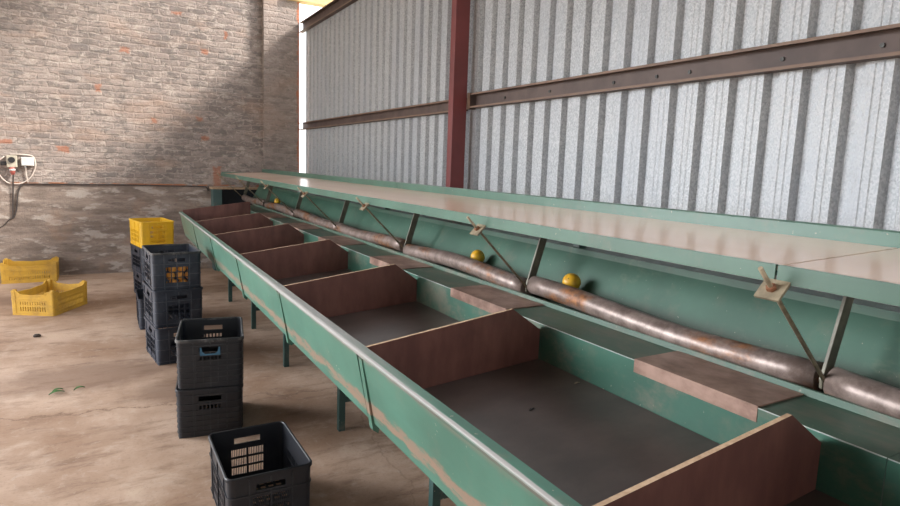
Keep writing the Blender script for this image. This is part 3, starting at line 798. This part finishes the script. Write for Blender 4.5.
# ------------------------------------------------------------------ bits on the floor
def leaf(label, x, y, ln, w, a):
    vs = []; N = 8; Mr = Matrix.Translation((x, y, .004)) @ Matrix.Rotation(a, 4, 'Z')
    for k in range(N + 1):
        t = k / N; ww = w * math.sin(PI * t) ** .8; zz = .012 * math.sin(PI * t)
        vs += [Mr @ Vector((t * ln, -ww, zz + .006)), Mr @ Vector((t * ln, 0, zz)), Mr @ Vector((t * ln, ww, zz + .006))]
    fs = []
    for k in range(N):
        for j in range(2): fs.append((k * 3 + j, k * 3 + j + 1, k * 3 + 3 + j + 1, k * 3 + 3 + j))
    o = MB().add(vs, fs, 0, True).build('fallen_leaf', MAT['leaf']); md = o.modifiers.new('Solid', 'SOLIDIFY'); md.thickness = .0015
    return tag(o, label, 'leaf', 'fallen leaves on the floor')
leaf('larger fallen green leaf on the bare floor before the stack of two crates', -.375, 4.66, .095, .016, .35)
leaf('second fallen green leaf touching the larger one on the bare floor', -.36, 4.70, .08, .013, .7)
leaf('lone fallen green leaf nearer the crates on the bare floor', -.235, 4.69, .075, .012, .5)
def scrap(name, label, x, y, z, l, w_, a, m):
    Mr = Matrix.Translation((x, y, z)) @ Matrix.Rotation(a, 4, 'Z'); vs = []; N = 5
    for k in range(N + 1):
        t = k / N; e = w_ * (.6 + .4 * math.sin(PI * t)); h = .004 + .003 * math.sin(t * 5)
        vs += [Mr @ Vector((t * l, -e, h)), Mr @ Vector((t * l, e, h * .6))]
    o = MB().add(vs, [(k * 2, k * 2 + 1, k * 2 + 3, k * 2 + 2) for k in range(N)]).build(name, m)
    md = o.modifiers.new('Solid', 'SOLIDIFY'); md.thickness = .0015
    return tag(o, label, 'scrap')
scrap('peel_scrap', 'small pale scrap lying on the dark base of an open bin', 1.402, 1.565, zb(1.402), .034, .006, .35, MAT['plate'])
scrap('bark_sliver', 'small black sliver lying on the dark base of an open bin', 1.15, 1.485, zb(1.15), .036, .005, .5, MAT['blackface'])
def clod(x, y, s, label):
    mb = MB(); N, K = 10, 6; vs = []
    for j in range(K + 1):
        t = PI * j / K
        for i in range(N):
            q = 2 * PI * i / N; p = Vector((math.sin(t) * math.cos(q), math.sin(t) * math.sin(q), math.cos(t)))
            p *= 1 + .35 * mnoise.noise(p * 1.7 + Vector((x * 7, y, 0)))
            vs.append((x + p.x * s, y + p.y * s * .8, max(0, s * .35 + p.z * s * .55)))
    mb.add(vs, [(j * N + i, j * N + (i + 1) % N, (j + 1) * N + (i + 1) % N, (j + 1) * N + i) for j in range(K) for i in range(N)], 0, True)
    return tag(mb.build('dirt_clod', MAT['pebble'], merge=True), label, 'clod')
clod(-.56, 6.25, .03, 'dark dirt clod on the open floor past the fallen leaves')

# ------------------------------------------------------------------ light
w = bpy.data.worlds.new('world'); SC.world = w; w.use_nodes = True
nt = w.node_tree; bg = nt.nodes['Background']
# hazy sky, much brighter towards the open side of the hall
geo = nt.nodes.new('ShaderNodeTexCoord')
dot = nt.nodes.new('ShaderNodeVectorMath'); dot.operation = 'DOT_PRODUCT'
nt.links.new(geo.outputs['Generated'], dot.inputs[0]); dot.inputs[1].default_value = Vector((-.78, .57, .27)).normalized()
mr = nt.nodes.new('ShaderNodeMapRange'); mr.interpolation_type = 'SMOOTHSTEP'
nt.links.new(dot.outputs['Value'], mr.inputs[0]); mr.inputs[1].default_value = .950; mr.inputs[2].default_value = 1.0; mr.inputs[3].default_value = 0.0; mr.inputs[4].default_value = 25.0
m2 = nt.nodes.new('ShaderNodeMapRange'); m2.interpolation_type = 'SMOOTHSTEP'
nt.links.new(dot.outputs['Value'], m2.inputs[0]); m2.inputs[1].default_value = .3; m2.inputs[2].default_value = .95; m2.inputs[3].default_value = 3.3; m2.inputs[4].default_value = 9.0
ad = nt.nodes.new('ShaderNodeMath'); ad.operation = 'ADD'; nt.links.new(mr.outputs[0], ad.inputs[0]); nt.links.new(m2.outputs[0], ad.inputs[1])
bg.inputs[0].default_value = (.95, .97, 1.0, 1); nt.links.new(ad.outputs[0], bg.inputs[1])
sun = bpy.data.lights.new('sun', 'SUN'); sun.energy = 9.0; sun.angle = math.radians(12); sun.color = (1, .93, .84)
so_ = bpy.data.objects.new('sun', sun); COL.objects.link(so_)
trav = Vector((-.72, .42, -.62)); so_.rotation_euler = trav.to_track_quat('-Z', 'Y').to_euler()
def portal(name, loc, rot, sx, sy):
    l = bpy.data.lights.new(name, 'AREA'); l.shape = 'RECTANGLE'; l.size = sx; l.size_y = sy; l.cycles.is_portal = True
    o = bpy.data.objects.new(name, l); COL.objects.link(o); o.location = loc; o.rotation_euler = rot
portal('door_portal', (-3.75, (DOOR[0] + DOOR[1]) / 2, DOOR[2] / 2), (0, -PI / 2, 0), DOOR[2], DOOR[1] - DOOR[0])
portal('end_portal', (-.6, -7.1, 2.1), (PI / 2, 0, 0), 4.8, 4.2)
portal('eave_portal', (2.66, 1.0, 4.78), (0, PI / 2, 0), 2.4, 16)

SC.view_settings.view_transform = 'Standard'; SC.view_settings.look = 'None'; SC.view_settings.gamma = 1; SC.view_settings.use_curve_mapping = False
SC.view_settings.exposure = -0.12
